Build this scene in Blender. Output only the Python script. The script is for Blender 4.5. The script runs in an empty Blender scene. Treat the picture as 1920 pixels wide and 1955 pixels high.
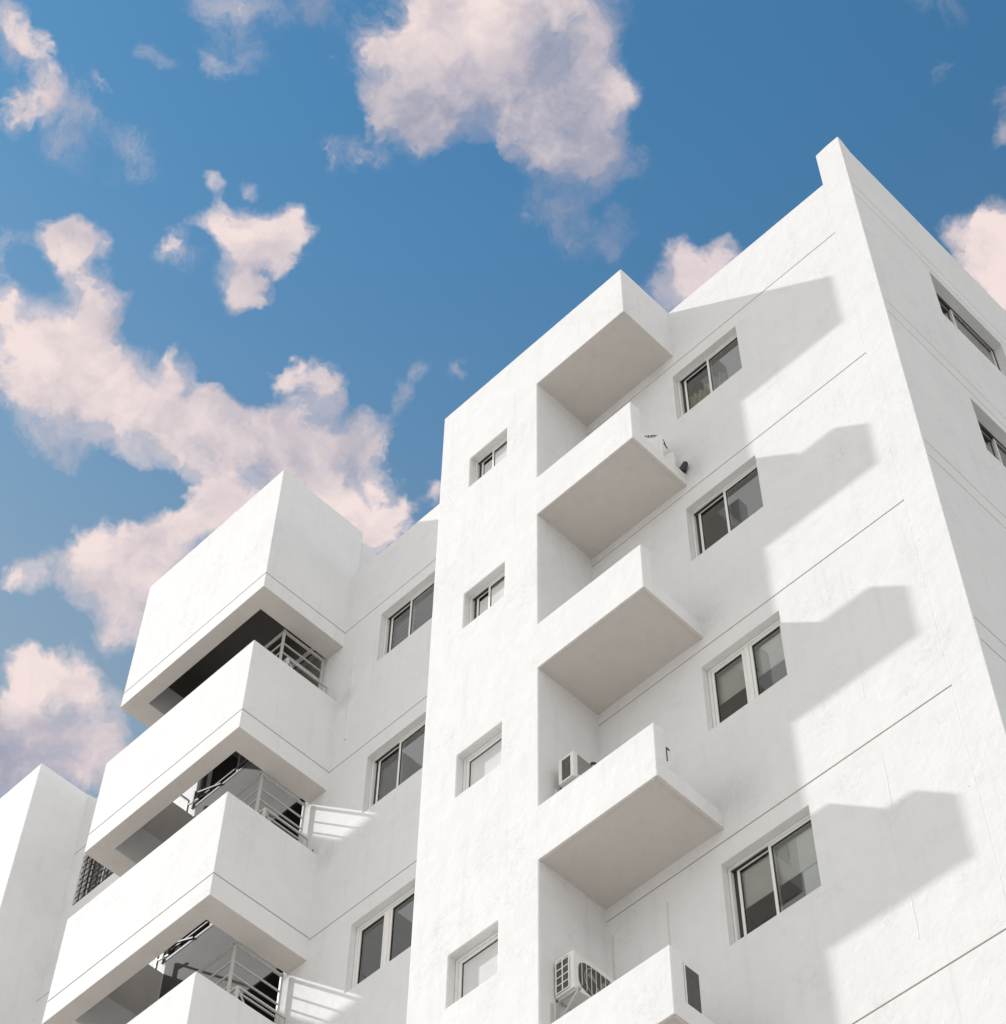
import bpy, bmesh, math, random
from mathutils import Vector, Matrix
random.seed(7)
PI = math.pi
scene = bpy.context.scene
C = scene.collection

# ------------------------------------------------------------------ camera
cam_d = bpy.data.cameras.new("camera")
cam = bpy.data.objects.new("camera", cam_d); C.objects.link(cam)
scene.camera = cam
CH, CP, CR = 0.799272629, 0.972510864, 0.0201005873     # heading, pitch, roll
fwd = Vector((-math.sin(CH)*math.cos(CP), math.cos(CH)*math.cos(CP), math.sin(CP)))
rt = fwd.cross(Vector((0, 0, 1))).normalized(); up = rt.cross(fwd)
R_ = rt*math.cos(CR)+up*math.sin(CR); U_ = -rt*math.sin(CR)+up*math.cos(CR)
m = Matrix((R_, U_, -fwd)).transposed().to_4x4()
m.translation = Vector((0, -11.388, 1.6))
cam.matrix_world = m
cam_d.sensor_fit = 'HORIZONTAL'; cam_d.sensor_width = 36.0
cam_d.lens = 36.0*4082.24/1920.0
cam_d.clip_start = 0.05; cam_d.clip_end = 3000

# ------------------------------------------------------------------ sun, exposure
SUN = Vector((-2.55, -0.95, 2.27)).normalized()          # towards the sun
sd = bpy.data.lights.new("sun", 'SUN'); sd.energy = 4.45; sd.angle = math.radians(0.9)
sd.color = (1.0, 0.99, 0.98)
so = bpy.data.objects.new("sun", sd); C.objects.link(so)
so.rotation_euler = (-SUN).to_track_quat('-Z', 'Y').to_euler(); so.location = (-40, -20, 60)
scene.view_settings.view_transform = 'Standard'; scene.view_settings.look = 'None'
scene.view_settings.exposure = 0.0; scene.view_settings.gamma = 1.0
scene.render.engine = 'CYCLES'

# ------------------------------------------------------------------ node helpers
class NT:
    def __init__(s, tree): s.t = tree; s.n = tree.nodes; s.l = tree.links
    def link(s, a, b): s.l.new(a, b)
    def _in(s, node, i, v):
        if v is None: return
        if isinstance(v, bpy.types.NodeSocket): s.l.new(v, node.inputs[i])
        else: node.inputs[i].default_value = v
    def math(s, op, a, b=None, c=None, clamp=False):
        n = s.n.new('ShaderNodeMath'); n.operation = op; n.use_clamp = clamp
        s._in(n, 0, a); s._in(n, 1, b); s._in(n, 2, c); return n.outputs[0]
    def vec(s, op, a, b=None, scale=None):
        n = s.n.new('ShaderNodeVectorMath'); n.operation = op
        s._in(n, 0, a); s._in(n, 1, b)
        if scale is not None: s._in(n, 'Scale', scale)
        return n.outputs['Value'] if op in ('DISTANCE', 'DOT_PRODUCT', 'LENGTH') else n.outputs[0]
    def noise(s, v, scale, detail=4, rough=.5, lac=2.0, dist=0.0, col=False):
        n = s.n.new('ShaderNodeTexNoise'); s._in(n, 'Vector', v)
        s._in(n, 'Scale', scale); s._in(n, 'Detail', detail); s._in(n, 'Roughness', rough)
        s._in(n, 'Lacunarity', lac); s._in(n, 'Distortion', dist)
        return n.outputs['Color'] if col else n.outputs['Fac']
    def mrange(s, v, a, b, c=0., d=1., smooth=True):
        n = s.n.new('ShaderNodeMapRange'); n.interpolation_type = 'SMOOTHSTEP' if smooth else 'LINEAR'
        for i, x in enumerate((v, a, b, c, d)): s._in(n, i, x)
        return n.outputs[0]
    def mix(s, f, a, b, mode='MIX'):
        n = s.n.new('ShaderNodeMix'); n.data_type = 'RGBA'; n.blend_type = mode
        s._in(n, 0, f); s._in(n, 6, a); s._in(n, 7, b); return n.outputs[2]
    def sep(s, v):
        n = s.n.new('ShaderNodeSeparateXYZ'); s._in(n, 0, v); return n.outputs
    def comb(s, x, y, z):
        n = s.n.new('ShaderNodeCombineXYZ'); s._in(n, 0, x); s._in(n, 1, y); s._in(n, 2, z); return n.outputs[0]

# ------------------------------------------------------------------ sky: Nishita with clouds laid out by azimuth, elevation, radius (degrees), weight
CLOUDS = [
 (-52.68,68.73,1.31,1.00,0.55),(-49.22,68.59,1.66,1.00,0.81),(-46.21,68.78,1.79,1.00,0.82),(-42.81,68.38,1.66,1.00,0.29),(-48.30,67.53,1.66,0.85,0.46),
 (-44.67,67.17,1.80,0.90,0.24),(-41.84,66.87,1.53,0.85,0.16),(-53.93,67.03,1.11,0.65,0.38),(-50.91,66.36,1.25,0.70,0.15),(-51.76,65.63,0.91,0.54,0.13),
 (-39.06,66.60,0.58,0.80,0.71),(-42.62,65.79,1.25,0.75,0.12),(-41.04,64.80,1.12,0.65,0.12),(-44.32,65.25,0.82,0.49,0.12),(-43.37,63.73,0.77,0.49,0.12),
 (-41.84,63.08,0.77,0.49,0.12),(-39.69,62.96,0.69,0.59,0.12),(-55.61,67.61,0.83,0.60,0.43),(-55.45,66.38,0.55,0.60,0.30),(-56.55,64.91,0.90,0.44,0.12),
 (-53.98,65.16,0.63,0.49,0.12),(-58.43,67.04,0.45,0.49,0.19),(-39.45,68.31,0.72,0.54,0.13),(-77.83,65.11,0.65,0.80,0.60),(-76.17,64.30,0.78,0.80,0.60),
 (-73.93,63.62,0.71,0.75,0.60),(-75.38,62.83,0.61,0.80,0.60),(-71.84,63.33,1.07,0.54,0.60),(-70.45,64.49,0.50,0.54,0.60),(-68.54,63.23,0.72,0.44,0.60),
 (-64.90,67.66,1.07,0.54,0.60),(-59.75,68.37,0.89,0.44,0.12),(-17.96,66.82,0.79,0.44,0.60),(-68.37,65.80,0.43,0.39,0.60),(-65.72,66.42,0.45,0.39,0.60),
 (-37.03,68.89,0.54,0.39,0.12),(-69.44,60.86,0.69,1.00,0.75),(-69.46,60.12,0.62,0.90,0.75),(-68.02,59.52,0.62,0.90,0.75),(-66.79,59.16,0.62,0.80,0.75),
 (-70.92,59.96,0.45,0.54,0.75),(-61.99,62.36,0.86,1.00,0.80),(-64.02,62.15,0.47,0.80,0.84),(-60.41,62.27,0.84,1.00,0.76),(-58.80,63.08,0.53,0.85,0.85),
 (-60.65,61.24,0.91,0.90,0.42),(-60.43,60.19,0.59,0.75,0.49),(-64.01,63.37,0.33,0.60,0.85),(-61.84,63.73,0.32,0.54,0.85),(-64.85,61.09,0.72,0.49,0.84),
 (-59.00,61.86,0.56,0.80,0.72),(-70.94,58.17,0.96,1.00,0.90),(-69.13,58.12,1.03,1.00,0.75),(-67.26,57.75,1.18,1.10,0.93),(-68.94,56.68,1.24,1.10,0.78),
 (-65.90,56.83,1.25,1.10,0.95),(-64.13,57.43,1.04,1.10,0.95),(-62.78,56.34,1.19,1.00,0.95),(-62.42,58.27,0.67,0.85,0.75),(-63.01,58.62,0.31,0.80,0.95),
 (-61.52,56.95,0.98,0.90,0.75),(-60.05,56.57,1.05,0.90,0.75),(-59.45,57.66,0.81,0.80,0.75),(-57.87,56.98,0.98,0.85,0.50),(-56.32,57.85,0.63,0.75,0.50),
 (-54.92,58.55,0.63,0.85,0.50),(-56.38,58.84,0.39,0.70,0.50),(-54.34,57.45,0.85,0.85,0.50),(-52.66,57.01,0.73,0.80,0.50),(-54.88,56.55,0.99,0.80,0.50),
 (-59.72,55.75,0.84,0.70,1.00),(-57.49,58.88,0.25,0.60,0.50),(-51.11,58.52,0.64,0.39,0.50),(-50.28,59.26,0.40,0.39,0.50),(-66.98,55.17,1.08,0.54,0.75),
 (-57.06,55.35,0.84,1.10,1.00),(-58.61,54.81,0.91,1.10,1.00),(-60.12,54.27,0.98,1.10,1.00),(-61.67,53.90,0.84,1.10,0.85),(-63.12,53.39,0.84,1.10,0.85),
 (-64.09,52.94,0.69,1.00,0.85),(-64.97,52.35,0.62,0.90,0.85),(-66.28,51.96,0.58,0.80,0.85),(-62.42,52.35,1.11,0.90,0.85),(-63.65,52.00,0.76,0.70,0.60),
 (-62.02,51.41,0.70,0.60,0.60),(-61.05,52.99,1.12,1.10,0.85),(-54.13,55.62,0.85,1.10,1.00),(-52.41,55.81,0.92,1.10,1.00),(-51.18,55.32,0.68,1.00,1.00),
 (-52.22,54.90,0.71,1.10,1.00),(-49.38,56.19,0.42,0.90,1.00),(-50.64,55.84,0.35,0.60,1.00),(-65.12,49.87,0.62,0.80,0.90),(-63.79,49.83,0.83,0.95,0.90),
 (-62.65,49.45,0.69,0.85,0.90),(-64.63,48.82,0.76,0.85,0.90),(-63.25,48.07,0.96,0.85,0.40),(-64.92,48.06,0.82,0.90,0.40),(-61.87,48.30,0.69,0.70,0.40),
 (-63.94,47.25,0.82,0.75,0.30),(-61.12,47.43,0.69,0.60,0.30),(-66.52,50.47,0.39,0.60,0.60),(-66.24,51.03,0.32,0.54,0.60),(-61.59,50.90,0.63,0.49,0.90),
 (-62.13,48.97,0.83,0.70,0.90),(-35.92,62.08,0.50,0.85,0.70),(-35.15,61.60,0.63,0.85,0.70),(-33.86,61.93,0.50,0.80,0.70),(-36.39,61.40,0.63,0.70,0.70),
 (-37.32,61.17,0.55,0.44,0.70),(-20.29,60.41,0.82,1.00,0.95),(-18.74,60.54,0.75,1.00,0.95),(-20.59,59.59,0.89,1.10,0.95),(-19.79,59.14,0.82,1.00,0.95),
 (-21.38,60.91,0.48,0.70,0.95),(-17.28,62.81,0.49,0.70,0.60),(-16.08,63.74,0.63,0.49,0.60),(-19.40,65.34,0.39,0.44,0.60),(-48.23,59.48,0.40,0.34,0.50),
 (-72.52,59.45,0.80,0.54,0.95),(-69.49,60.55,0.72,0.90,0.75),(-67.45,58.89,0.55,0.80,0.75),(-61.27,62.16,0.84,1.00,0.75),(-63.00,62.51,0.58,0.90,0.83),
 (-59.38,62.67,0.63,0.80,0.83),(-60.45,60.55,0.70,0.80,0.38),(-63.31,47.22,1.24,0.95,0.30),(-64.53,46.72,0.82,0.80,0.30),(-61.47,47.80,0.83,0.80,0.40),
 (-58.82,56.73,1.26,0.90,0.75),(-56.35,56.71,1.06,0.85,0.50),(-57.25,57.47,0.77,0.70,0.50),(-60.52,57.67,0.70,0.60,0.75),(-52.49,57.44,0.64,0.70,0.50),
 (-44.31,66.08,0.97,0.75,0.13),(-40.27,65.61,0.77,0.70,0.14),(-39.73,64.76,0.70,0.65,0.12),(-51.03,68.26,1.24,1.00,0.58),(-52.97,66.26,0.83,0.70,0.18),
 (-67.11,58.37,0.69,0.80,0.75),(-67.51,53.97,1.11,-1.10,0.85),(-65.07,54.87,0.63,-0.70,0.50),(-63.53,54.77,0.70,-0.90,0.50),(-61.18,55.05,0.45,-0.50,0.85),
 (-66.41,50.70,0.76,-0.80,0.60),(-64.48,50.85,0.62,-0.60,0.60),(-58.92,59.01,0.98,-0.90,0.50),(-65.44,59.25,0.56,-0.50,0.75),(-64.30,61.39,0.39,-0.40,0.82),
 (-71.16,59.54,0.48,-0.50,0.95),(-56.93,65.78,0.69,-0.40,0.15),(-47.91,64.66,0.98,-0.90,0.12),(-45.16,65.64,0.36,-0.45,0.12),(-42.11,65.72,0.33,-0.40,0.12),
 (-52.71,58.42,0.56,-0.50,0.50),(-62.44,55.09,0.56,-0.50,0.50),(-49.56,57.17,0.71,-0.60,0.50),(-60.96,49.86,0.56,-0.30,0.90),(-70.82,61.46,0.55,-0.40,0.95)]
W = bpy.data.worlds.new("World"); scene.world = W; W.use_nodes = True
nt = NT(W.node_tree); nt.n.clear()
out = nt.n.new('ShaderNodeOutputWorld'); bg = nt.n.new('ShaderNodeBackground')
nt.link(bg.outputs[0], out.inputs[0]); bg.inputs['Strength'].default_value = 0.1
sky = nt.n.new('ShaderNodeTexSky'); sky.sky_type = 'NISHITA'; sky.sun_disc = False
sky.sun_elevation = math.asin(SUN.z); sky.sun_rotation = math.atan2(SUN.x, SUN.y)
sky.altitude = 0; sky.air_density = 1.0; sky.dust_density = 0.6; sky.ozone_density = 2.0
gen = nt.n.new('ShaderNodeTexCoord').outputs['Generated']
xyz = nt.sep(gen); zz = xyz[2]
skyc = nt.mix(1.0, sky.outputs[0], nt.mix(nt.mrange(zz, .70, .93), (1.75, 1.64, 1.22, 1), (.68, 1.36, 1.48, 1)), 'MULTIPLY')
# the rest of the sky, behind the photographer and overhead: unseen bright cloud added to light the shaded walls, as a deck
back = nt.math('ADD', nt.math('MULTIPLY', xyz[1], -1.0), nt.math('MULTIPLY', nt.math('MAXIMUM', xyz[0], 0.0), .55))
fill_deck = nt.mrange(back, -0.06, 0.20, 0.0, 1.15)
fill_deck = nt.math('MULTIPLY', fill_deck, nt.mrange(nt.noise(gen, 2.5, 3), .25, .6, .55, 1.0))
backf = nt.mrange(back, -.06, .20)
FILLC = (9.95, 9.85, 9.85, 1)
plain_sky = nt.mix(nt.mrange(fill_deck, .26, .86), skyc, FILLC)
# the part of the sky that holds the single clouds
w1 = nt.vec('SUBTRACT', nt.noise(gen, 13, 2, .55, col=True), (.5, .5, .5))
w2 = nt.vec('SUBTRACT', nt.noise(gen, 55, 3, .6, col=True), (.5, .5, .5))
P = nt.vec('ADD', gen, nt.vec('SCALE', w1, scale=.036))
P = nt.vec('ADD', P, nt.vec('SCALE', w2, scale=.018))
field = None; ton = None; gap = None
for az, el, r, w, t in CLOUDS:
    a, e = math.radians(az), math.radians(el)
    d = (math.sin(a)*math.cos(e), math.cos(a)*math.cos(e), math.sin(e))
    b = nt.mrange(nt.vec('DISTANCE', P, d), math.radians(r)*1.42, 0.0, 0.0, (.2+.85*w if w > .56 else w) if w > 0 else -w*1.5)
    if w < 0:            # a gap of clear sky torn into the banks
        gap = b if gap is None else nt.math('MAXIMUM', gap, b); continue
    field = b if field is None else nt.math('ADD', field, b)
    ton = nt.math('MULTIPLY', b, t) if ton is None else nt.math('MULTIPLY_ADD', b, t, ton)
tone = nt.math('DIVIDE', ton, nt.math('MAXIMUM', field, .001))
field = nt.math('MAXIMUM', nt.math('SUBTRACT', nt.math('MINIMUM', field, 1.35), gap), 0.0)
field = nt.math('MAXIMUM', field, fill_deck)
fb = nt.noise(P, 24, 8, .60)
fb2 = nt.noise(P, 70, 7, .64)
bil = nt.math('MULTIPLY', nt.math('ABSOLUTE', nt.math('SUBTRACT', nt.noise(P, 48, 4, .55), .5)), 2.0)
dens = nt.math('ADD', field, nt.math('MULTIPLY', nt.math('SUBTRACT', fb, .5), 2.6))
dens = nt.math('ADD', dens, nt.math('MULTIPLY', nt.math('SUBTRACT', fb2, .5), 1.1))
dens = nt.math('ADD', dens, nt.math('MULTIPLY', nt.math('SUBTRACT', bil, .2), .55))
solid = nt.mrange(dens, .22, 1.15)
# thin torn veils round the solid parts
veil = nt.math('ADD', nt.math('MULTIPLY', field, 1.6), nt.math('MULTIPLY', nt.math('SUBTRACT', nt.noise(P, 30, 9, .68, dist=.6), .5), 3.2))
veil = nt.mrange(veil, .1, 1.5, 0.0, .62)
alpha = nt.math('MAXIMUM', solid, veil)
alpha = nt.math('MULTIPLY', alpha, nt.mrange(field, 0.0, .22))
# relief: noise sampled a little towards the sun
fbs = nt.noise(nt.vec('ADD', P, tuple(SUN*0.016)), 24, 4, .55)
rel = nt.math('SUBTRACT', fb, fbs)
lit = nt.math('ADD', nt.math('ADD', tone, nt.math('MULTIPLY', rel, 1.5)), nt.math('MULTIPLY', nt.math('SUBTRACT', nt.noise(P, 12, 4), .5), .8))
lit = nt.mrange(lit, .05, 1.08, smooth=False)
ccol = nt.mix(lit, (3.7, 3.8, 4.8, 1), (9.0, 7.55, 7.3, 1))
ccol = nt.mix(nt.math('MULTIPLY', nt.mrange(dens, 1.1, 1.8), .2), ccol, (8.9, 7.9, 7.8, 1))
ccol = nt.mix(backf, ccol, FILLC)
detail = nt.mix(alpha, skyc, ccol)
# outside the cone that holds them the cheap sky is used: the two agree there
bg2 = nt.n.new('ShaderNodeBackground'); bg2.inputs['Strength'].default_value = 0.1
nt.link(detail, bg2.inputs['Color']); nt.link(plain_sky, bg.inputs['Color'])
near = nt.math('GREATER_THAN', nt.vec('DOT_PRODUCT', gen, tuple(fwd)), math.cos(math.radians(23.5)))
ms = nt.n.new('ShaderNodeMixShader'); nt.link(near, ms.inputs[0]); nt.link(bg.outputs[0], ms.inputs[1]); nt.link(bg2.outputs[0], ms.inputs[2])
nt.link(ms.outputs[0], out.inputs[0])

# ------------------------------------------------------------------ materials
def mat(name):
    mt = bpy.data.materials.new(name); mt.use_nodes = True
    n = NT(mt.node_tree); b = mt.node_tree.nodes['Principled BSDF']
    return mt, n, b
def plain(name, col, rough=.5, metal=0., var=.06, vs=8., bump=0., spec=None):
    mt, n, b = mat(name)
    tc = n.n.new('ShaderNodeTexCoord').outputs['Object']
    f = n.mrange(n.noise(tc, vs, 5), .3, .7, 1-var, 1+var*.5, smooth=False)
    c = n.vec('SCALE', tuple(col), scale=f)
    n.link(c, b.inputs['Base Color']); b.inputs['Roughness'].default_value = rough
    b.inputs['Metallic'].default_value = metal
    if spec is not None: b.inputs['Specular IOR Level'].default_value = spec
    if bump:
        bp = n.n.new('ShaderNodeBump'); bp.inputs['Strength'].default_value = bump; bp.inputs['Distance'].default_value = .004
        n.link(n.noise(tc, 90, 4), bp.inputs['Height']); n.link(bp.outputs[0], b.inputs['Normal'])
    return mt
def stucco(name, col, stains=()):
    mt, n, b = mat(name)
    geo = n.n.new('ShaderNodeNewGeometry'); p = geo.outputs['Position']
    big = n.noise(p, .9, 5, .6); mid = n.noise(p, 5, 6, .62); fine = n.noise(p, 38, 4, .6)
    f = n.mrange(big, .3, .7, .965, 1.01, smooth=False)
    f = n.math('MULTIPLY', f, n.mrange(mid, .3, .72, .965, 1.012, smooth=False))
    # thin weathering veins, short and broken
    wp = n.vec('ADD', p, n.vec('SCALE', n.noise(p, 3, 3, col=True), scale=.5))
    vein = n.math('ABSOLUTE', n.math('SUBTRACT', n.noise(wp, 6.5, 5, .65), .5))
    vein = n.mrange(vein, .0, .018, 1., 0.)
    vein = n.math('MULTIPLY', vein, n.mrange(n.noise(p, 1.6, 3), .5, .68))
    f = n.math('MULTIPLY', f, n.math('SUBTRACT', 1.0, n.math('MULTIPLY', vein, .10)))
    # rain streaks running down
    sx = n.sep(p)
    st = n.noise(n.comb(n.math('MULTIPLY', sx[0], 9.), n.math('MULTIPLY', sx[1], 9.), n.math('MULTIPLY', sx[2], .55)), 1.0, 4, .6)
    f = n.math('MULTIPLY', f, n.mrange(st, .52, .8, 1.0, .93))
    # sparse pock marks
    vor = n.n.new('ShaderNodeTexVoronoi'); n.link(p, vor.inputs['Vector']); vor.inputs['Scale'].default_value = 3.2
    pk = n.mrange(vor.outputs['Distance'], .02, .035, 1., 0.)
    pk = n.math('MULTIPLY', pk, n.mrange(n.noise(p, 2.3, 2), .56, .6))
    f = n.math('MULTIPLY', f, n.math('SUBTRACT', 1.0, n.math('MULTIPLY', pk, .35)))
    c = n.vec('SCALE', tuple(col), scale=f)
    # mould and dirt with a shape of its own at known spots (position, radius, strength)
    if stains:
        acc = None
        pd = n.vec('ADD', p, n.vec('SCALE', n.vec('SUBTRACT', n.noise(p, 9, 4, col=True), (.5, .5, .5)), scale=.25))
        for (x, y, z, r, s) in stains:
            d = n.vec('DISTANCE', pd, (x, y, z)); d = n.mrange(d, 0., r, s, 0.)
            acc = d if acc is None else n.math('MAXIMUM', acc, d)
        acc = n.math('MULTIPLY', acc, n.mrange(n.noise(p, 16, 6, .7), .3, .7, .35, 1.))
        c = n.mix(acc, c, (.30, .29, .26, 1))
    n.link(c, b.inputs['Base Color']); b.inputs['Roughness'].default_value = .82
    b.inputs['Specular IOR Level'].default_value = .25
    h = n.math('ADD', n.math('MULTIPLY', big, 3.5), n.math('MULTIPLY', mid, 1.8))
    h = n.math('ADD', h, n.math('MULTIPLY', n.noise(p, 16, 4, .55), .55))
    h = n.math('ADD', h, n.math('MULTIPLY', fine, .28))
    h = n.math('SUBTRACT', h, n.math('MULTIPLY', n.math('ADD', vein, pk), .35))
    bp = n.n.new('ShaderNodeBump'); bp.inputs['Strength'].default_value = .55; bp.inputs['Distance'].default_value = .006
    n.link(h, bp.inputs['Height']); n.link(bp.outputs[0], b.inputs['Normal'])
    return mt

WCOL = (.755, .754, .750)
STAINS = [(-8.40, .0, 17.2, .55, .3), (-8.50, .0, 20.12, .42, .3), (-8.48, .0, 23.1, .38, .35), (-8.5, 0, 14.1, .5, .3),
          (-9.9, 0, 17.1, .35, .3), (-10.1, -.5, 14.9, .35, .5), (-10.1, -.45, 17.9, .35, .45), (-14.7, 0, 24.15, .3, .4),
          (-14.7, 0, 21.1, .3, .3), (-14.75, -1.2, 21.0, .5, .12), (-8.85, 0, 25.9, .3, .3), (-14.7, 0, 18.2, .3, .35)]
M = {}
M['stucco'] = stucco('white_stucco', WCOL, STAINS)
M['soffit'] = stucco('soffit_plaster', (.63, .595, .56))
M['groove'] = plain('joint_grey', (.52, .49, .46), .8)  # one even grey for the wall joints, darker than the stucco
M['cavity_shade'] = plain('painted_cavity_shade', (.20, .185, .17), .7)  # deep shade of the top box's cavity, put into the colour
M['frame'] = plain('white_aluminium', (.80, .79, .76), .38, .0, .04)
M['gasket'] = plain('black_gasket', (.03, .03, .028), .6)
M['rail'] = plain('grey_painted_steel', (.52, .51, .49), .42, .1, .08, 30)
M['darkrail'] = plain('dark_weathered_steel', (.085, .08, .075), .6, 0, .2, 20)
M['ac'] = plain('cream_ac_casing', (.78, .77, .73), .42, .0, .06, 10)
M['acdark'] = plain('dark_coil', (.10, .097, .092), .6, .2, .5, 60, .6)
M['acgrey'] = plain('grey_coil_mesh', (.30, .29, .28), .55, .3, .35, 90, .6)
M['black'] = plain('black_rubber', (.02, .02, .02), .5)
M['blue'] = plain('dark_blue_print', (.06, .06, .13), .5)
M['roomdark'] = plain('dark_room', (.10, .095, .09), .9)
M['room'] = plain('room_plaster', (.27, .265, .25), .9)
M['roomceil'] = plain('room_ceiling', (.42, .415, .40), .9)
M['curtain'] = plain('beige_curtain', (.50, .46, .38), .9, 0, .2, 5, .5)
M['blind'] = plain('pale_roller_blind', (.72, .71, .67), .85, 0, .05)
M['frost'] = plain('frosted_film', (.74, .75, .74), .5, 0, .06, 4)
M['frostpane'] = plain('frosted_pane', (.60, .605, .595), .22, 0, .07, 3)
M['patch'] = plain('mortar_patch', (.63, .62, .60), .85, 0, .08, 6)
M['shade_panel'] = plain('painted_shade_sheet', (.075, .07, .064), .8, 0, .2, 3)  # near-black so that the sunlit wall behind the cages looks shaded
M['slat'] = plain('grey_blind_slat', (.75, .75, .73), .6, 0, .1)
M['iron'] = plain('black_wrought_iron', (.05, .048, .045), .5, .4)
def glass():
    mt = bpy.data.materials.new('window_glass'); mt.use_nodes = True
    n = NT(mt.node_tree); n.n.clear()
    o = n.n.new('ShaderNodeOutputMaterial'); mx = n.n.new('ShaderNodeMixShader')
    tr = n.n.new('ShaderNodeBsdfTransparent'); tr.inputs[0].default_value = (.86, .88, .86, 1)
    gl = n.n.new('ShaderNodeBsdfGlossy'); gl.inputs['Roughness'].default_value = .02; gl.inputs[0].default_value = (.95, .97, .97, 1)
    fr = n.n.new('ShaderNodeFresnel'); fr.inputs[0].default_value = 1.52
    tc = n.n.new('ShaderNodeTexCoord').outputs['Object']
    bp = n.n.new('ShaderNodeBump'); bp.inputs['Strength'].default_value = .05; bp.inputs['Distance'].default_value = .01
    n.link(n.noise(tc, 2.2, 2), bp.inputs['Height']); n.link(bp.outputs[0], gl.inputs['Normal'])
    f = n.math('MULTIPLY', fr.outputs[0], 2.2, clamp=True)
    n.link(f, mx.inputs[0]); n.link(tr.outputs[0], mx.inputs[1]); n.link(gl.outputs[0], mx.inputs[2])
    n.link(mx.outputs[0], o.inputs[0]); return mt
M['glass'] = glass()
def ground_mat():
    mt, n, b = mat('pale_paving')
    p = n.n.new('ShaderNodeNewGeometry').outputs['Position']
    br = n.n.new('ShaderNodeTexBrick'); n.link(p, br.inputs['Vector']); br.inputs['Scale'].default_value = 1.6
    br.inputs['Color1'].default_value = (.47, .44, .40, 1); br.inputs['Color2'].default_value = (.42, .39, .36, 1)
    br.inputs['Mortar'].default_value = (.3, .28, .26, 1); br.inputs['Mortar Size'].default_value = .012
    br.offset = .5
    c = n.mix(.35, br.outputs[0], n.mix(n.noise(p, 1.3, 6), (.38, .36, .33, 1), (.5, .47, .43, 1)))
    n.link(c, b.inputs['Base Color']); b.inputs['Roughness'].default_value = .85
    return mt
M['ground'] = ground_mat()

# ------------------------------------------------------------------ mesh helpers
def tag(o, label=None, cat=None, group=None, kind=None):
    if label: o['label'] = label
    if cat: o['category'] = cat
    if group: o['group'] = group
    if kind: o['kind'] = kind
    return o
def empty(name, loc=(0, 0, 0), rz=0., parent=None):
    o = bpy.data.objects.new(name, None); C.objects.link(o); o.location = loc; o.rotation_euler = (0, 0, rz)
    o.empty_display_size = .2
    if parent: o.parent = parent
    return o
def link(name, bm, mats, parent=None, bevel=0., seg=2, smooth=False):
    me = bpy.data.meshes.new(name)
    bm.normal_update(); bm.to_mesh(me); bm.free()
    if not isinstance(mats, (list, tuple)): mats = [mats]
    for x in mats: me.materials.append(M[x])
    o = bpy.data.objects.new(name, me); C.objects.link(o)
    if parent: o.parent = parent
    if smooth:
        for p in me.polygons: p.use_smooth = True
    if bevel:
        b = o.modifiers.new('bevel', 'BEVEL'); b.width = bevel; b.segments = seg
        b.limit_method = 'ANGLE'; b.angle_limit = math.radians(40); b.use_clamp_overlap = True
        b.harden_normals = False
    return o
def box(bm, x0, x1, y0, y1, z0, z1, mi=0):
    v = [bm.verts.new((x, y, z)) for x in (x0, x1) for y in (y0, y1) for z in (z0, z1)]
    for q in ((0, 1, 3, 2), (4, 6, 7, 5), (0, 4, 5, 1), (2, 3, 7, 6), (0, 2, 6, 4), (1, 5, 7, 3)):
        f = bm.faces.new([v[i] for i in q]); f.material_index = mi
    return v
def bar(bm, a, b, r=.012, n=6, mi=0, square=False):
    a, b = Vector(a), Vector(b); d = (b-a)
    if d.length < 1e-6: return
    q = d.to_track_quat('Z', 'Y'); n = 4 if square else n; off = PI/4 if square else 0
    rr = r*math.sqrt(2) if square else r
    ra, rb = [], []
    for i in range(n):
        t = off+2*PI*i/n; p = q @ Vector((math.cos(t)*rr, math.sin(t)*rr, 0))
        ra.append(bm.verts.new(a+p)); rb.append(bm.verts.new(b+p))
    for i in range(n):
        f = bm.faces.new((ra[i], ra[(i+1) % n], rb[(i+1) % n], rb[i])); f.material_index = mi
    bm.faces.new(ra[::-1]).material_index = mi; bm.faces.new(rb).material_index = mi
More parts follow.
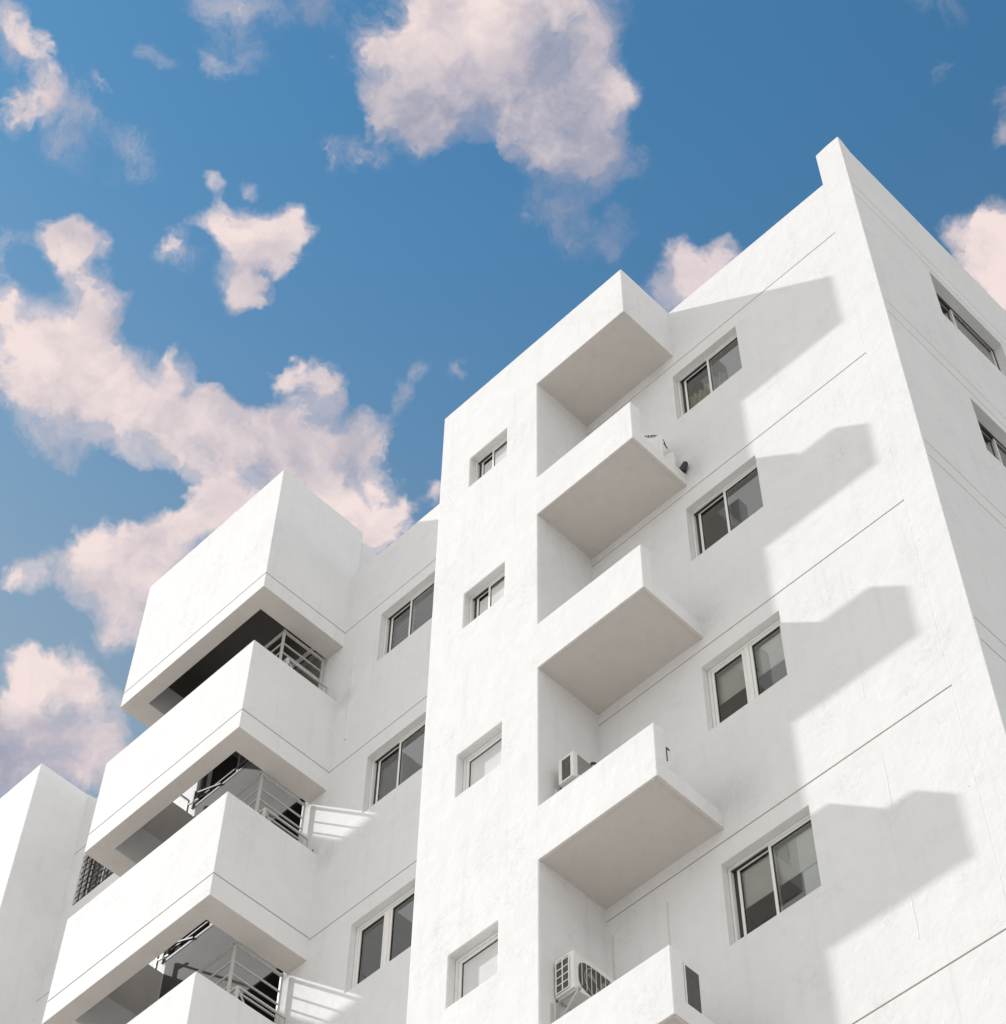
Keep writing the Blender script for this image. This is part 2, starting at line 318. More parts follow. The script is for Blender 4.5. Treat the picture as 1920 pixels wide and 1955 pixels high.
def cells(xs, ys, zs, solid, matf=None):
    """watertight mesh of the solid cells of an axis-aligned grid"""
    xs, ys, zs = [sorted(set(round(t, 4) for t in a)) for a in (xs, ys, zs)]
    nx, ny, nz = len(xs)-1, len(ys)-1, len(zs)-1
    bm = bmesh.new(); V = {}
    def v(i, j, k):
        if (i, j, k) not in V: V[(i, j, k)] = bm.verts.new((xs[i], ys[j], zs[k]))
        return V[(i, j, k)]
    S = {}
    for i in range(nx):
        for j in range(ny):
            for k in range(nz):
                S[i, j, k] = solid((xs[i]+xs[i+1])/2, (ys[j]+ys[j+1])/2, (zs[k]+zs[k+1])/2)
    D = [((-1, 0, 0), ((0, 0, 0), (0, 0, 1), (0, 1, 1), (0, 1, 0))), ((1, 0, 0), ((1, 0, 0), (1, 1, 0), (1, 1, 1), (1, 0, 1))),
         ((0, -1, 0), ((0, 0, 0), (1, 0, 0), (1, 0, 1), (0, 0, 1))), ((0, 1, 0), ((0, 1, 0), (0, 1, 1), (1, 1, 1), (1, 1, 0))),
         ((0, 0, -1), ((0, 0, 0), (0, 1, 0), (1, 1, 0), (1, 0, 0))), ((0, 0, 1), ((0, 0, 1), (1, 0, 1), (1, 1, 1), (0, 1, 1)))]
    for (i, j, k), s in S.items():
        if not s: continue
        for d, q in D:
            if S.get((i+d[0], j+d[1], k+d[2]), False): continue
            f = bm.faces.new([v(i+a, j+b, k+c) for a, b, c in q])
            if matf:
                cx = sum(t.co.x for t in f.verts)/4; cy = sum(t.co.y for t in f.verts)/4; cz = sum(t.co.z for t in f.verts)/4
                f.material_index = matf(d, cx, cy, cz)
    return bm
# ------------------------------------------------------------------ setting
bm = bmesh.new()
bmesh.ops.create_grid(bm, x_segments=2, y_segments=2, size=900)
g = link('ground', bm, 'ground'); tag(g, kind='structure')

# ------------------------------------------------------------------ the building
B = empty('apartment_building', (-14, 4, 0))
tag(B, 'white stucco apartment block with stacked balconies and stepped parapets, seen from below', 'building')
BI = B.matrix_world.inverted()
def part(name, bm, mats, parent=None, **k):
    """mesh given in world coordinates, parented under the building (or one of its parts at the same origin)"""
    if parent is None or parent is B:
        bmesh.ops.translate(bm, verts=bm.verts, vec=-B_LOC)
        return link(name, bm, mats, B, **k)
    bmesh.ops.translate(bm, verts=bm.verts, vec=-B_LOC)
    return link(name, bm, mats, parent, **k)
B_LOC = Vector((-14, 4, 0))

H = 27.13                  # parapet of the main wall
GZ = [25.76-3.0*i for i in range(9)]        # joints in the render
GT = .0145                  # joint height
WTOP = [25.49, 22.46, 19.48, 16.49, 13.49]
T = -.95                   # front of the stair tower
XL = -32.0
# openings in the main wall: x0, x1, z0, z1
wins = []
for i, zt in enumerate(WTOP):
    wins.append(('R%d' % i, -8.615 - .012*i, -7.535-.012*i, zt-1.055, zt))
    wins.append(('L%d' % i, -14.11, -13.03, zt-1.07, zt))
    wins.append(('F%d' % i, -20.72, -19.65, zt-1.07, zt))
doors = [(-17.95, -15.30, 24.42-3*i, 26.2-3*i) for i in range(5)]
xs = [XL, -5.84]; zs = [-.5, H]; ys = [0, .014, .1, .22]
for _, a, b, c, d in wins: xs += [a, b]; zs += [c, d]
for a, b, c, d in doors: xs += [a, b]; zs += [c, d]
for z in GZ: zs += [z-GT/2, z+GT/2]
xs += [-20.5, -21.03, -20.78]
def wall_solid(x, y, z):
    for _, a, b, c, d in wins:
        if a < x < b and c < z < d: return False
    for a, b, c, d in doors:
        if a < x < b and c < z < d: return False
    if y < .014:
        for zz in GZ:
            if abs(z-zz) < GT/2 and not (-21.03 < x < XL): return False
    return True
def wall_mat(d, x, y, z):
    if .001 < y < .05 and any(abs(z-q) < GT/2+.001 for q in GZ): return 1
    return 0
bm = cells(xs, ys, zs, wall_solid, wall_mat)
for v in bm.verts:       # the parapet dips beside the far stair tower
    if v.co.z > H-.01 and -20.79 < v.co.x < -20.49: v.co.z -= .27
part('main_wall', bm, ['stucco', 'groove'], bevel=.005, seg=2)

# ---- right-hand corner pilaster and the side wall
xr = -5.455
RG = [26.66, 26.385, 23.585, 23.285, 20.52, 20.225, 17.445, 17.12, 14.37, 14.05]
rw = [(1.51, 3.04, 25.13, 26.255), (1.51, 3.04, 21.98, 23.10), (1.51, 3.04, 18.9, 20.02), (1.51, 3.04, 15.8, 16.93),
      (6.0, 7.5, 25.13, 26.255), (6.0, 7.5, 21.98, 23.10)]
ys = [-.004, .03, .05, .12, .25, .4, .22, 11.5]; zs = [-.5, 28.03]
for a, b, c, d in rw: ys += [a, b]; zs += [c, d]
for z in RG: zs += [z-GT/2, z+GT/2]
def side_solid(x, y, z):
    for a, b, c, d in rw:
        if a < y < b and c < z < d: return False
    if x > xr-.014 and y > .03:
        for zz in RG:
            if abs(z-zz) < GT/2: return False
    if x < xr-.2 and y > .22: return False
    return True
bm = cells([-5.84, xr-.2, xr-.014, xr], ys, zs, side_solid, lambda d, x, y, z: 1 if (xr-.1 < x < xr-.001 and y > .02 and any(abs(z-q) < GT/2+.001 for q in RG)) else 0)
for v in bm.verts:
    if v.co.z > 28.0:
        t = min(1, max(0, (v.co.y-.03)/.22)); v.co.z -= .12*t*t*(3-2*t)
        if v.co.x < -5.8: v.co.z -= .03
part('side_wall', bm, ['stucco', 'groove'], bevel=.006, seg=2)

# ---- hull behind: roof slab, rear wall, end wall
bm = bmesh.new(); box(bm, XL, xr-.2, .22, 11.5, 26.3, 26.6)
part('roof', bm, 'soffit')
bm = bmesh.new(); box(bm, XL, xr, 11.5, 11.8, -.5, 27.9); box(bm, XL-.3, XL, 0, 11.8, -.5, 27.1)
part('rear_wall', bm, 'stucco')
bm = bmesh.new(); box(bm, -18.0, -14.95, .125, 3.2, 26.6, 28.25)
part('roof_stair_head', bm, 'stucco', bevel=.01)

# ---- stair towers with their small windows
def tower(x0, x1, arm=None):
    tw = []
    for zt in WTOP: tw.append((x0+.57, x0+1.255, zt-.68, zt))
    xs = [x0, x1]; zs = [-.5, H-.005]
    if arm: xs.append(arm); zs.append(25.97)
    for a, b, c, d in tw: xs += [a, b]; zs += [c, d]
    def sol(x, y, z):
        if x > x1 and z < 25.97: return False
        for a, b, c, d in tw:
            if a < x < b and c < z < d and y < T+.2: return False
        if y > T+.2 and y < -.02 and x0+.2 < x < x1-.2 and z < 25.9: return False
        return True
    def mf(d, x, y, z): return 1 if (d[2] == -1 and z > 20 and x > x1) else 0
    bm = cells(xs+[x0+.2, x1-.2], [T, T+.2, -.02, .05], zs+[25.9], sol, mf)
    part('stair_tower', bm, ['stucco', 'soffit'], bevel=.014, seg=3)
    return tw
tw1 = tower(-11.945, -10.135, -8.565)
tw2 = tower(-22.85, -21.03)

# ---- windows
def sheet(bm, x0, x1, y, z0, z1):
    bm.faces.new([bm.verts.new(q) for q in ((x0, y, z0), (x1, y, z0), (x1, y, z1), (x0, y, z1))])
def window(x0, x1, z0, z1, y, style, cover=None, axis='y', room=True, leftsash=.47):
    """x0..x1 opening, y = plane of the frame's face; axis 'x' = set in the side wall (x0..x1 run along y)"""
    def mp(bm):
        if axis == 'x':
            for v in bm.verts:
                a, b = v.co.x, v.co.y; v.co.x = -b; v.co.y = a
            bmesh.ops.reverse_faces(bm, faces=bm.faces) if False else None
        return bm
    f = bmesh.new(); gk = bmesh.new(); pn = bmesh.new(); film = bmesh.new()
    e = .004
    fw = (.028 if axis == 'y' else .014) if style == 'slider' else .042
    box(f, x0+e, x1-e, y, y+.09, z1-fw, z1-e); box(f, x0+e, x1-e, y, y+.09, z0+e, z0+fw)
    box(f, x0+e, x0+fw, y+.002, y+.088, z0+fw, z1-fw); box(f, x1-fw, x1-e, y+.002, y+.088, z0+fw, z1-fw)
    xa, xb, za, zb = x0+fw, x1-fw, z0+fw, z1-fw
    sash = []
    if style == 'slider':
        xm = xa+(xb-xa)*leftsash; sw = .032; tt, tb = (.026, .05) if axis == 'y' else (.010, .03)
        # left leaf runs in the rear track, the right leaf in front
        for (a, b, yy) in ((xa+.045, xm+.02, y+.05), (xm-.02, xb, y+.018)):
            s = bmesh.new()
            box(s, a, a+sw, yy, yy+.028, za, zb); box(s, b-sw*.8, b, yy, yy+.028, za, zb)
            box(s, a+sw, b-sw*.8, yy+.001, yy+.027, zb-tt, zb); box(s, a+sw, b-sw*.8, yy+.001, yy+.027, za, za+tb)
            sash.append(s); sheet(pn, a+sw, b-sw*.8, yy+.012, za+tb, zb-tt); sheet(film, a+sw+.012, b-sw*.8, yy+.009, za+tb, zb-tt-.12*(zb-za))
            box(gk, a+sw, a+sw+.006, yy+.006, yy+.022, za+tb, zb-tt); box(gk, a+sw+.006, b-sw*.8, yy+.006, yy+.022, zb-tt-.008, zb-tt-.0005)
        box(gk, xa+.0015, xa+.044, y+.055, y+.085, za+.001, zb-.001)
        box(gk, xa+.0015, xm-.02, y+.022, y+.045, zb-.012, zb-.001)
    elif style == 'casement':
        xm = (xa+xb)/2
        box(f, xm-.03, xm+.03, y+.004, y+.086, za, zb)
        for (a, b) in ((xa+.004, xm-.034), (xm+.034, xb-.004)):
            s = bmesh.new(); sw = .036; yy = y+.008
            box(s, a, a+sw, yy, yy+.05, za+.004, zb-.004); box(s, b-sw, b, yy, yy+.05, za+.004, zb-.004)
            box(s, a+sw, b-sw, yy+.001, yy+.049, zb-.004-sw, zb-.004); box(s, a+sw, b-sw, yy+.001, yy+.049, za+.004, za+.004+sw)
            sash.append(s); sheet(pn, a+sw, b-sw, yy+.022, za+.004+sw, zb-.004-sw)
            box(gk, a+sw, a+sw+.007, yy+.012, yy+.034, za+.04, zb-.04); box(gk, a+sw+.007, b-sw, yy+.012, yy+.034, zb-.048, zb-.0405)
    else:   # single pane casement
        s = bmesh.new(); sw = .04; yy = y+.008; a, b = xa+.004, xb-.004
        sheet(film, a+sw+.01, b-sw, yy+.019, za+.004+sw, zb-.004-sw-.012)
        box(s, a, a+sw, yy, yy+.05, za+.004, zb-.004); box(s, b-sw, b, yy, yy+.05, za+.004, zb-.004)
        box(s, a+sw, b-sw, yy+.001, yy+.049, zb-.004-sw, zb-.004); box(s, a+sw, b-sw, yy+.001, yy+.049, za+.004, za+.004+sw)
        sash.append(s); sheet(pn, a+sw, b-sw, yy+.022, za+.004+sw, zb-.004-sw)
        box(gk, a+sw, a+sw+.008, yy+.012, yy+.034, za+.04, zb-.04); box(gk, a+sw+.008, b-sw, yy+.012, yy+.034, zb-.052, zb-.0445)
    w = part('window', mp(f), 'frame' if axis == 'y' else 'darkrail', bevel=.003)
    for s in sash: part('sash', mp(s), 'frame', w, bevel=.003)
    part('gasket', mp(gk), 'gasket', w); part('pane', mp(pn), 'glass', w)
    if cover in ('frost', 'full'): part('frosted_film', mp(film), 'frostpane', w); cover = None
    else: film.free()
    yc = y+.086
    if cover == 'blind_half':
        c = bmesh.new(); box(c, x0+.04, x1-.04, yc, yc+.006, z0+(z1-z0)*.52, z1-.01); part('roller_blind', mp(c), 'blind', w)
    elif cover == 'blinds':
        c = bmesh.new(); yc = y+.092; box(c, x0+.03, x1-.03, yc, yc+.004, z0+(z1-z0)*.50, z1-.01); part('roller_blind', mp(c), 'blind', w)
        if room == 'board':
            c = bmesh.new(); box(c, x1-.30, x1-.03, yc+.01, yc+.014, z0, z1-.02); part('white_board', mp(c), 'frost', w)
    elif cover == 'frost':
        c = bmesh.new(); box(c, x0+.03, x1-.03, yc, yc+.006, z0, z1-.12*(z1-z0)-.02); part('frosted_screen', mp(c), 'frost', w)
    elif cover == 'full':
        c = bmesh.new(); box(c, x0+.03, x1-.03, yc, yc+.006, z0, z1-.01); part('frosted_screen', mp(c), 'frost', w)
    elif cover == 'slats':
        c = bmesh.new()
        n = 9
        for i in range(n):
            z = z0+.03+i*(z1-z0-.16)/n
            v = box(c, x0+.1, x1-.06, yc, yc+.004, z, z+.062)
            for q in v:
                if q.co.z > z+.03: q.co.y += .03
        part('slatted_blind', mp(c), 'slat', w)
    elif cover == 'curtain':
        c = bmesh.new(); n = 90; prev = None
        xa_, xb_ = x0+.02, x0+(x1-x0)*.62
        for i in range(n+1):
            t = i/n; x = xa_+(xb_-xa_)*t; yy = yc+.05+.022*math.sin(t*48)+.012*math.sin(t*19+1)
            p = (c.verts.new((x, yy, z0-.2)), c.verts.new((x, yy+.01*math.sin(t*33), z0+(z1-z0)*.66)))
            if prev: c.faces.new((prev[0], p[0], p[1], prev[1]))
            prev = p
        part('curtain', mp(c), 'curtain', w, smooth=True)
    # a small room behind, open to the window
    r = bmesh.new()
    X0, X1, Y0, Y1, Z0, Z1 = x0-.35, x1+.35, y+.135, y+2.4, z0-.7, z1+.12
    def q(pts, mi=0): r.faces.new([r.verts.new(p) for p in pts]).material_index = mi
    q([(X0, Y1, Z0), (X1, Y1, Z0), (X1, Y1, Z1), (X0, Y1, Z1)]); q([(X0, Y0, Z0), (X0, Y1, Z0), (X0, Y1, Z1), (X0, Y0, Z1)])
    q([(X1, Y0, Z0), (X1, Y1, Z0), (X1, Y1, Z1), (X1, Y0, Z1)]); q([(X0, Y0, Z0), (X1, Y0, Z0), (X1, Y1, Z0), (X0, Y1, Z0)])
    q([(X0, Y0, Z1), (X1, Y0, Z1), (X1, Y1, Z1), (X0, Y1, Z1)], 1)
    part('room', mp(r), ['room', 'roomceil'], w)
    return w
cov = {'R0': ('slider', 'curtain'), 'R1': ('slider', None), 'R2': ('casement', 'blinds'), 'R3': ('slider', 'blinds'), 'R4': ('slider', None),
       'L0': ('slider', 'slats'), 'L1': ('slider', None), 'L2': ('casement', None), 'L3': ('slider', None), 'L4': ('slider', None),
       'F0': ('slider', 'slats'), 'F1': ('slider', None), 'F2': ('slider', None)}
for n_, a, b, c, d in wins:
    if n_ in cov: window(a, b, c, d, .088, cov[n_][0], cov[n_][1], room='board' if n_ == 'R3' else True)
    else: window(a, b, c, d, .088, 'slider', None)
for i, (a, b, c, d) in enumerate(tw1): window(a, b, c, d, T+.095, ('slider', 'slider', 'single', 'single', 'single')[i], ('frost', 'frost', 'full', 'frost', 'frost')[i])
for i, (a, b, c, d) in enumerate(tw2): window(a, b, c, d, T+.095, 'slider', 'frost')
for a, b, c, d in rw: window(a, b, c, d, 5.455+.13, 'slider', None, axis='x', leftsash=.42)
# wide dark-framed windows on the landings behind the box balconies
for a, b, c, d in doors:
    f = bmesh.new(); p = bmesh.new(); y = .04; s = .045
    box(f, a+.002, b-.002, y, y+.08, d-s, d-.002); box(f, a+.002, b-.002, y-.05, y+.08, c+.002, c+s)
    xsn = [a+.002+(b-a-s-.004)*i/3 for i in range(4)]
    for x in xsn: box(f, x, x+s, y+.001, y+.079, c+s, d-s)
    box(f, a+s, b-s, y-.004, y+.02, c+.225, c+.25)
    p.free(); w = part('landing_opening', f, 'acdark')
    pl = bmesh.new(); box(pl, -17.87, -15.01, -.006, .02, c-1.75, c-.012); part('shade_sheet', pl, 'shade_panel', w)  # added sheet over the wall, with shade put into its colour
    k = bmesh.new(); bar(k, (a+.03, .0, c+.33), (a+.64, -.02, c+.03), .012, square=True); bar(k, (a+.01, -.015, c), (a+.01, -.015, c+.36), .014, square=True)
    part('stay_bar', k, 'darkrail', w)
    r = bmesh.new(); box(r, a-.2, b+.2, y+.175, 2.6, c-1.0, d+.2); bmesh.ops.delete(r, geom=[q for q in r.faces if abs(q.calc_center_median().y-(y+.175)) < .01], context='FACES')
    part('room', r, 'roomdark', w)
# wrought-iron lattice over the far window
for n_, a, b, c, d in wins:
    if n_ == 'F0':
        l = bmesh.new(); y = .03
        for i in range(8): bar(l, (a, y, c+.07+i*.13), (b, y, c+.07+i*.13), .007)
        for i in range(4):
            x = a+.08+i*.13; bar(l, (x, y+.01, c), (x, y+.01, d), .008)
            for j in range(8): bar(l, (x-.05, y, c+.05+j*.13), (x+.03, y, c+.13+j*.13), .006)
        part('window_lattice', l, 'iron')

# ---- slim balconies beside the stair tower
BT = [(22.91, 23.72), (19.94, 20.73), (16.93, 17.71), (13.95, 14.74)]
for zb, zt in BT:
    X0, X1 = -10.16, -8.567
    sol = lambda x, y, z: (y < T+.165) or (z < zb+.13) or (x > X1-.13 and z < zb+.235)
    bm = cells([X0, X1-.13, X1], [T, T+.165, .05], [zb, zb+.13, zb+.235, zt], sol,
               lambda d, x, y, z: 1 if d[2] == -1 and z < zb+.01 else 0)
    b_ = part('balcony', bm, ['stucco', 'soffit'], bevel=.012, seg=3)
    d_ = bmesh.new(); box(d_, X1-.035, X1-.012, T+.02, -.002, zb-.014, zb+.002); box(d_, X0+.03, X1-.036, T+.012, T+.03, zb-.008, zb+.002)
    part('drip_edge', d_, 'soffit', b_)

# ---- the large box balconies: open shafts with a thick lower beam and a thin parapet above it
BX = [(25.44, 28.38, 25.755, 26.05), (22.42, 24.22, 22.775, 23.09), (19.43, 21.205, 19.79, 20.07), (16.44, 18.24, 16.80, 17.08)]
for n, (zb, zt, zg, zc) in enumerate(BX):
    def sol(x, y, z):
        if abs(z-zg) < GT/2 and (y < -1.5+.014 or x > -14.88-.014 or x < -18.0+.014): return False
        if n == 0:
            if y > .05 and z < 26.6: return False
            if 27.0 < z < 27.2: return True
        if y < -1.26: return True
        if z < zc: return not (-17.65 < x < -15.22)
        if n == 0 and y > -.02: return True
        return not (-17.88 < x < -15.0)
    def mf(d, x, y, z):
        if abs(z-zg) < GT/2+.001 and (-1.499 < y < -1.48 or -14.9 < x < -14.881): return 2
        if n == 0 and z > zc-.01 and z < 27.1 and -17.9 < x < -14.99 and y > -1.27 and y < 0: return 3  # cavity faces take the painted-in shade
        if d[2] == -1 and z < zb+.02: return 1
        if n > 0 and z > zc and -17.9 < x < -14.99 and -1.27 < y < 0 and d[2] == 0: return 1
        return 0
    bm = cells([-18.0, -18.0+.014, -17.88, -17.65, -15.22, -15.0, -14.88-.014, -14.88], [-1.5, -1.5+.014, -1.26, -.02, .05, .12],
               [zb, zg-GT/2, zg+GT/2, zc, zt]+([26.6, 27.0, 27.2] if n == 0 else []), sol, mf)
    part('box_balcony', bm, ['stucco', 'soffit', 'groove', 'cavity_shade'], bevel=.014, seg=3)

# ---- steel cages and rails inside the gaps
for n in range(3):
    zc = BX[n][0]; zl = BX[n+1][1]
    g_ = bmesh.new()
    top = zc-.035; x0, x1, y0, y1 = -16.9, -15.25, -.78, -.05; fz = zl-.15
    s = .0165
    for (x, y) in ((x1, y0), (x1, y1), (x0, y0)): bar(g_, (x, y, fz), (x, y, top+.03), s, square=True)
    bar(g_, (x1, y0, top), (x1, y1, top), s, square=True); bar(g_, (x0, y0, top), (x1, y0, top), s, square=True)
    k = 0; z = top-.255
    while z > fz:
        bar(g_, (x1, y0, z), (x1, y1, z), .0105, square=True); bar(g_, (x0, y0, z), (x1, y0, z), .0105, square=True)
        z -= .2
    part('balcony_cage', g_, 'rail', bevel=.002, seg=1)
    for sx in (1, -1):
        r = bmesh.new(); top = zl+.262; y0, y1 = -.853, -.12; s = .0125; X = lambda v: v if sx == 1 else -32.88-v
        x1 = -14.97
        for (x, y) in ((x1, y0), (x1, y1)): bar(r, (X(x), y, zl-.05), (X(x), y, top), s+.004, square=True)
        bar(r, (X(x1), y0, top), (X(x1), y1, top), s, square=True); bar(r, (X(x1-.9), y0, top), (X(x1), y0, top), s, square=True)
        bar(r, (X(x1), y0, top-.02), (X(x1), y0+.2, zl-.02), .009, square=True); bar(r, (X(x1), y0, top-.02), (X(x1-.22), y0, zl-.02), .009, square=True)
        bar(r, (X(x1), y1, top-.1), (X(x1-.25), y1, top-.16), .012, square=True)
        part('parapet_rail', r, 'rail', bevel=.002, seg=1)

# ---- plaster repair ridges and conduits standing a few millimetres off the wall
def ridge(x, z0, z1, w=.018, y=0., d=.004, jog=.012, mt='stucco'):
    bm = bmesh.new(); n = max(3, int((z1-z0)/.12)); pv = None
    for i in range(n+1):
        z = z0+(z1-z0)*i/n; xx = x+jog*math.sin(i*1.7+x)*(.4 if i % 2 else 1)
        p = [bm.verts.new((xx-w/2, y+.004, z)), bm.verts.new((xx-w*.25, y-d, z)), bm.verts.new((xx+w*.25, y-d, z)), bm.verts.new((xx+w/2, y+.004, z))]
        if pv:
            for j in range(3): bm.faces.new((pv[j], pv[j+1], p[j+1], p[j]))
        pv = p
    return part('plaster_ridge', bm, mt)
ridge(-6.757, 17.36, 18.55, .018, d=.0012); ridge(-6.70, 14.19, 16.44, .022, d=.0016, jog=.006); ridge(-14.60, 23.2, 24.95, .03, d=.012, jog=.003)
ridge(-14.605, 20.82, 21.28, .018); ridge(-9.34, 15.6, 16.48, .035, d=.003, jog=.004, mt='patch'); ridge(-10.055, 15.6, 16.53, .045, d=.003, jog=.004, mt='patch')

# ------------------------------------------------------------------ air conditioners and other loose things on the balconies
def ac_side(loc, size, style, label, group='air conditioner units on the balconies'):
    """condenser bolted to the tower's flank; small face to -y, fan face to +x; loc = back left bottom at the wall"""
    w, d, h = size           # x, y, z
    o = empty('air_conditioner', loc); tag(o, label, 'air conditioner', group)
    body = cells([0, .012, w-.012, w], [-d, -d+.014, -.01, 0], [0, .012, h-.012, h], lambda x, y, z: True)
    c = link('casing', body, 'ac', o, bevel=.006, seg=2)
    fr = bmesh.new(); dk = bmesh.new()
    yf = -d-.001
    if style == 'grid':
        a0, a1, b0, b1 = .018, w-.05, .03, h-.055
        box(dk, a0, a1, yf-.004, yf, b0, b1)
        for i in range(3):
            x = a0+(a1-a0)*i/2; box(fr, x-.007, x+.007, yf-.012, yf-.0045, b0-.008, b1+.008)
        for i in range(5):
            z = b0+(b1-b0)*i/4; box(fr, a0, a1, yf-.0115, yf-.005, z-.007, z+.007)
        for k in (0, 1):
            x = a0+(a1-a0)*(.5*k)+.012; box(dk, x, x+(a1-a0)/2-.024, yf-.0025, yf, b1+.018, b1+.025)
        link('coil_grille', dk, 'acdark', o); link('grille_bars', fr, 'ac', o, bevel=.002, seg=1)
        # fan face
        fg = bmesh.new(); cy, cz, ra, rb = -d*.50, h*.47, d*.40, h*.40; r = rb
        se = lambda t: (math.copysign(abs(math.cos(t))**.55, math.cos(t)), math.copysign(abs(math.sin(t))**.55, math.sin(t)))
        fg.faces.new([fg.verts.new((w+.002, cy+ra*se(2*PI*i/48)[0], cz+rb*se(2*PI*i/48)[1])) for i in range(48)])
        link('fan_opening', fg, 'acdark', o)
        wr = bmesh.new()
        for i in range(8):
            u = -.86+1.72*i/7; hh = rb*.98*(1-abs(u)**3.6)**.28
            bar(wr, (w+.012, cy+ra*u, cz-hh), (w+.012, cy+ra*u, cz+hh), .0032)
        for k in (6,):
            pts = [(w+.009, cy+rb*k/6*math.cos(t), cz+rb*k/6*.97*math.sin(t)) for t in [2*PI*i/28 for i in range(29)]]
            for p, q in zip(pts[:-1], pts[1:]): bar(wr, p, q, .002, n=4)
        link('fan_guard', wr, 'ac', o)
        hub = bmesh.new()
        for k in range(3):
            t = k*2*PI/3+.4
            p = [(w+.004, cy+.03*math.cos(t-.6), cz+.03*math.sin(t-.6)), (w+.004, cy+r*.85*math.cos(t-.25), cz+r*.85*math.sin(t-.25)),
                 (w+.007, cy+r*.85*math.cos(t+.45), cz+r*.85*math.sin(t+.45)), (w+.006, cy+.03*math.cos(t+.6), cz+.03*math.sin(t+.6))]
            hub.faces.new([hub.verts.new(q) for q in p])
        link('fan_blades', hub, 'acgrey', o)
    else:
        a0, a1, b0, b1 = .045, w-.045, .03, h-.03
        box(dk, a0, a1, yf-.002, yf, b0, b1); link('coil_opening', dk, 'acdark', o)
        for (p0, p1, q0, q1) in ((0, a0, 0, h), (a1, w, 0, h), (a0, a1, 0, b0), (a0, a1, b1, h)): box(fr, p0+.001, p1-.001, yf-.012, yf-.0005, q0+.001, q1-.001)
        link('coil_frame', fr, 'ac', o, bevel=.003, seg=1)
        sc = bmesh.new(); box(sc, w, w+.003, -d+.05, -.05, .02, h-.012); link('mesh_panel', sc, 'acgrey', o)
    br = bmesh.new(); box(br, -.014, .008, -d-.055, -d-.03, -.55, -.09); link('wall_channel', br, 'rail', o)
    for y in (-d+.02, -.1):
        br = bmesh.new(); bar(br, (w+.03, y+.015, -.035), (0, y+.015, -.30), .012, square=True)
        box(br, -.01, w+.05, y, y+.03, -.035, -.006); box(br, -.012, .012, y, y+.03, -.33, .0)
        link('bracket', br, 'rail', o)
    return o
ac_side((-10.122, -.10, 15.25), (.232, .65, .46), 'grid', 'cream condenser with square-holed side grille and dark fan on the lowest slim balcony')
ac_side((-10.03, -.08, 18.08), (.212, .67, .375), 'open', 'small cream condenser with one dark side opening, on the second slim balcony from the bottom')
# black hose loop behind the smaller one
h_ = bmesh.new(); pts = [(-9.83, -.38+.10*math.cos(t), 18.46+.085*math.sin(t)) for t in [PI*i/14 for i in range(-2, 17)]]
for p, q in zip(pts[:-1], pts[1:]): bar(h_, p, q, .016, n=8)
hose = link('hose', h_, 'black'); tag(hose, 'black hose loop lying on the condenser of the second slim balcony from the bottom', 'hose')
def ac_floor(x1, y0, z0, z1, label, length=.75, depth=.235):
    o = empty('air_conditioner', (x1-length, y0, z0)); tag(o, label, 'air conditioner', 'air conditioner units on the balconies')
    hh = z1-z0
    body = bmesh.new(); box(body, 0, length, 0, depth, 0, hh); link('casing', body, 'ac', o, bevel=.01, seg=2)
    dk = bmesh.new(); box(dk, length+.001, length+.004, .032, depth-.016, .035, hh-.025); link('coil_opening', dk, 'acdark', o)
    fr = bmesh.new(); box(fr, length+.0005, length+.016, .012, .03, .02, hh-.012); box(fr, length+.0005, length+.014, .03, depth-.004, .012, .03)
    link('coil_frame', fr, 'ac', o, bevel=.002, seg=1)
    ft = bmesh.new(); box(ft, .06, .12, .01, depth-.01, -.05, 0); box(ft, length-.14, length-.08, .01, depth-.01, -.05, 0); link('foot', ft, 'black', o)
    return o
ac_floor(-8.605, -.765, 14.13, 14.70, 'condenser with a dark end coil facing out over the curb of the lowest slim balcony')
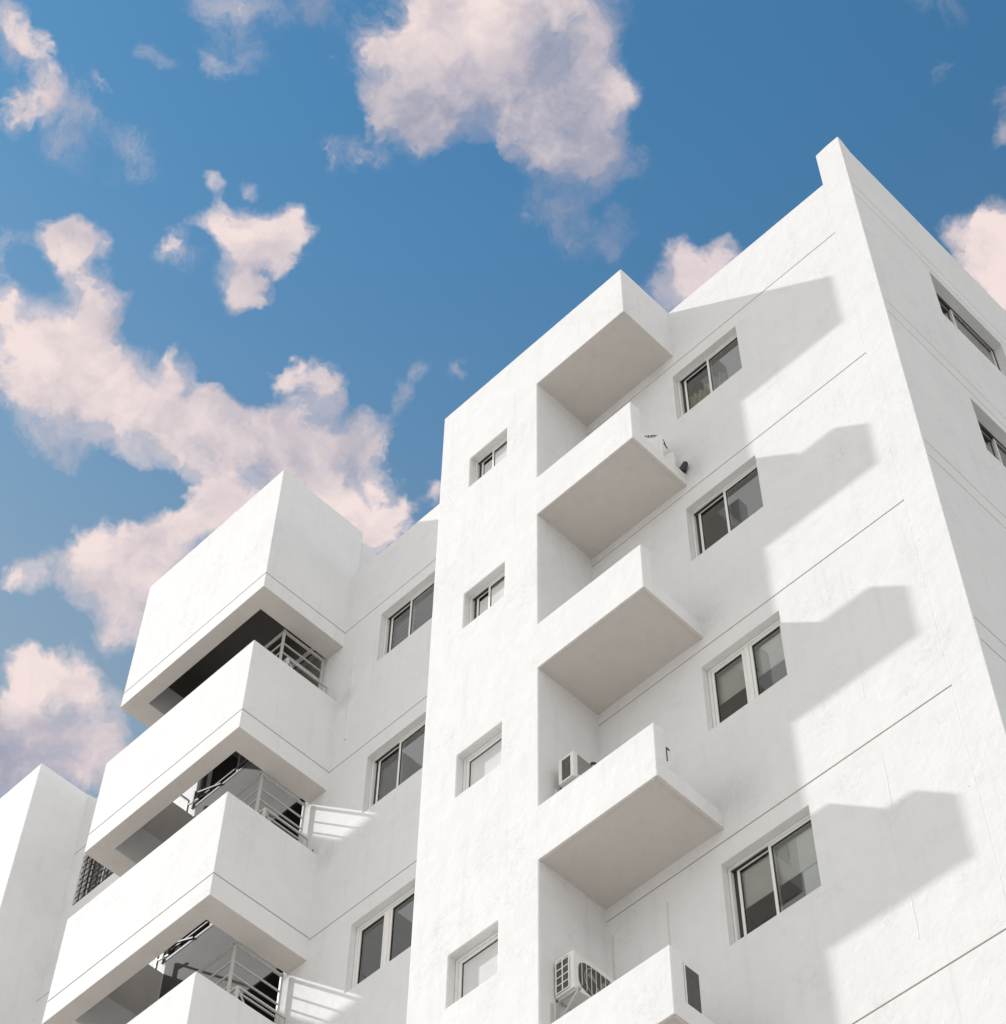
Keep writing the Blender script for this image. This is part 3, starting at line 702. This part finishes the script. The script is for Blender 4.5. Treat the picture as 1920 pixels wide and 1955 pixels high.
# small dark clip on the inner end of the curb
hk = bmesh.new(); box(hk, -8.575, -8.566, -.79, -.775, 17.27, 17.47); box(hk, -8.575, -8.566, -.775, -.735, 17.455, 17.47)
hk = link('wall_clip', hk, 'black'); tag(hk, 'thin black clip beside the parapet end of the second slim balcony from the bottom', 'clip')
ac_floor(-8.80, -.772, 17.11, 17.64, 'condenser tucked behind the front parapet of the second slim balcony from the bottom')
ac_floor(-9.12, -.772, 20.12, 20.62, 'condenser tucked behind the front parapet of the third slim balcony from the bottom')
ac_floor(-9.05, -.772, 23.09, 23.74, 'condenser tucked behind the front parapet of the topmost slim balcony')
# tall white unit turned towards the street at the open end of the top balcony
o = empty('air_conditioner', (-8.745, -.246, 23.06), math.radians(39.8)); tag(o, 'tall white unit with dark printed mark at the open end of the top slim balcony', 'air conditioner')
bm = bmesh.new(); box(bm, -.30, 0, 0, .16, 0, .93); link('casing', bm, 'ac', o, bevel=.012, seg=3)
bm = bmesh.new(); box(bm, -.018, .045, .02, .14, .0, .90); link('side_cover', bm, 'frame', o, bevel=.01)
bm = bmesh.new()
for i, (a, b) in enumerate(((0, .014), (.02, .03), (.035, .05), (.055, .062), (.067, .088), (.093, .112), (.117, .13))):
    box(bm, -.165+a*1.15, -.165+b*1.15, -.0035, -.0005, .862+(.006 if i % 2 else 0), .893)
box(bm, -.14, -.03, -.003, -.0005, .842, .853); link('printed_mark', bm, 'blue', o)
bm = bmesh.new(); pts = [(.06+.02*math.sin(t*1.5), .03, .82-.12*t) for t in [i/8 for i in range(9)]]
for p, q in zip(pts[:-1], pts[1:]): bar(bm, p, q, .005)
bar(bm, (.065, .02, .72), (.10, .02, .60), .008, n=8); link('cable', bm, 'black', o)
o = empty('drain_box', (-8.665, -.13, 23.14), math.radians(20)); tag(o, 'small pale box standing between the white unit and the wall on the top slim balcony', 'box')
bm = bmesh.new(); box(bm, -.05, .05, -.05, .05, 0, .36); link('casing', bm, 'ac', o, bevel=.008)
bm = bmesh.new(); box(bm, -.044, .044, -.044, .044, .3605, .372); link('lid', bm, 'frame', o, bevel=.004)
bm = bmesh.new(); v = box(bm, -.045, .045, -.03, .03, 0, .14)
for q in v: 
    if q.co.z > .1: q.co.x *= .55
pot = link('flood_lamp', bm, 'black', None, bevel=.01); pot.location = (-8.58, -.055, 23.16); pot.rotation_euler = (0.3, .5, .6)
tag(pot, 'small black lamp housing on the curb end of the top slim balcony', 'lamp')
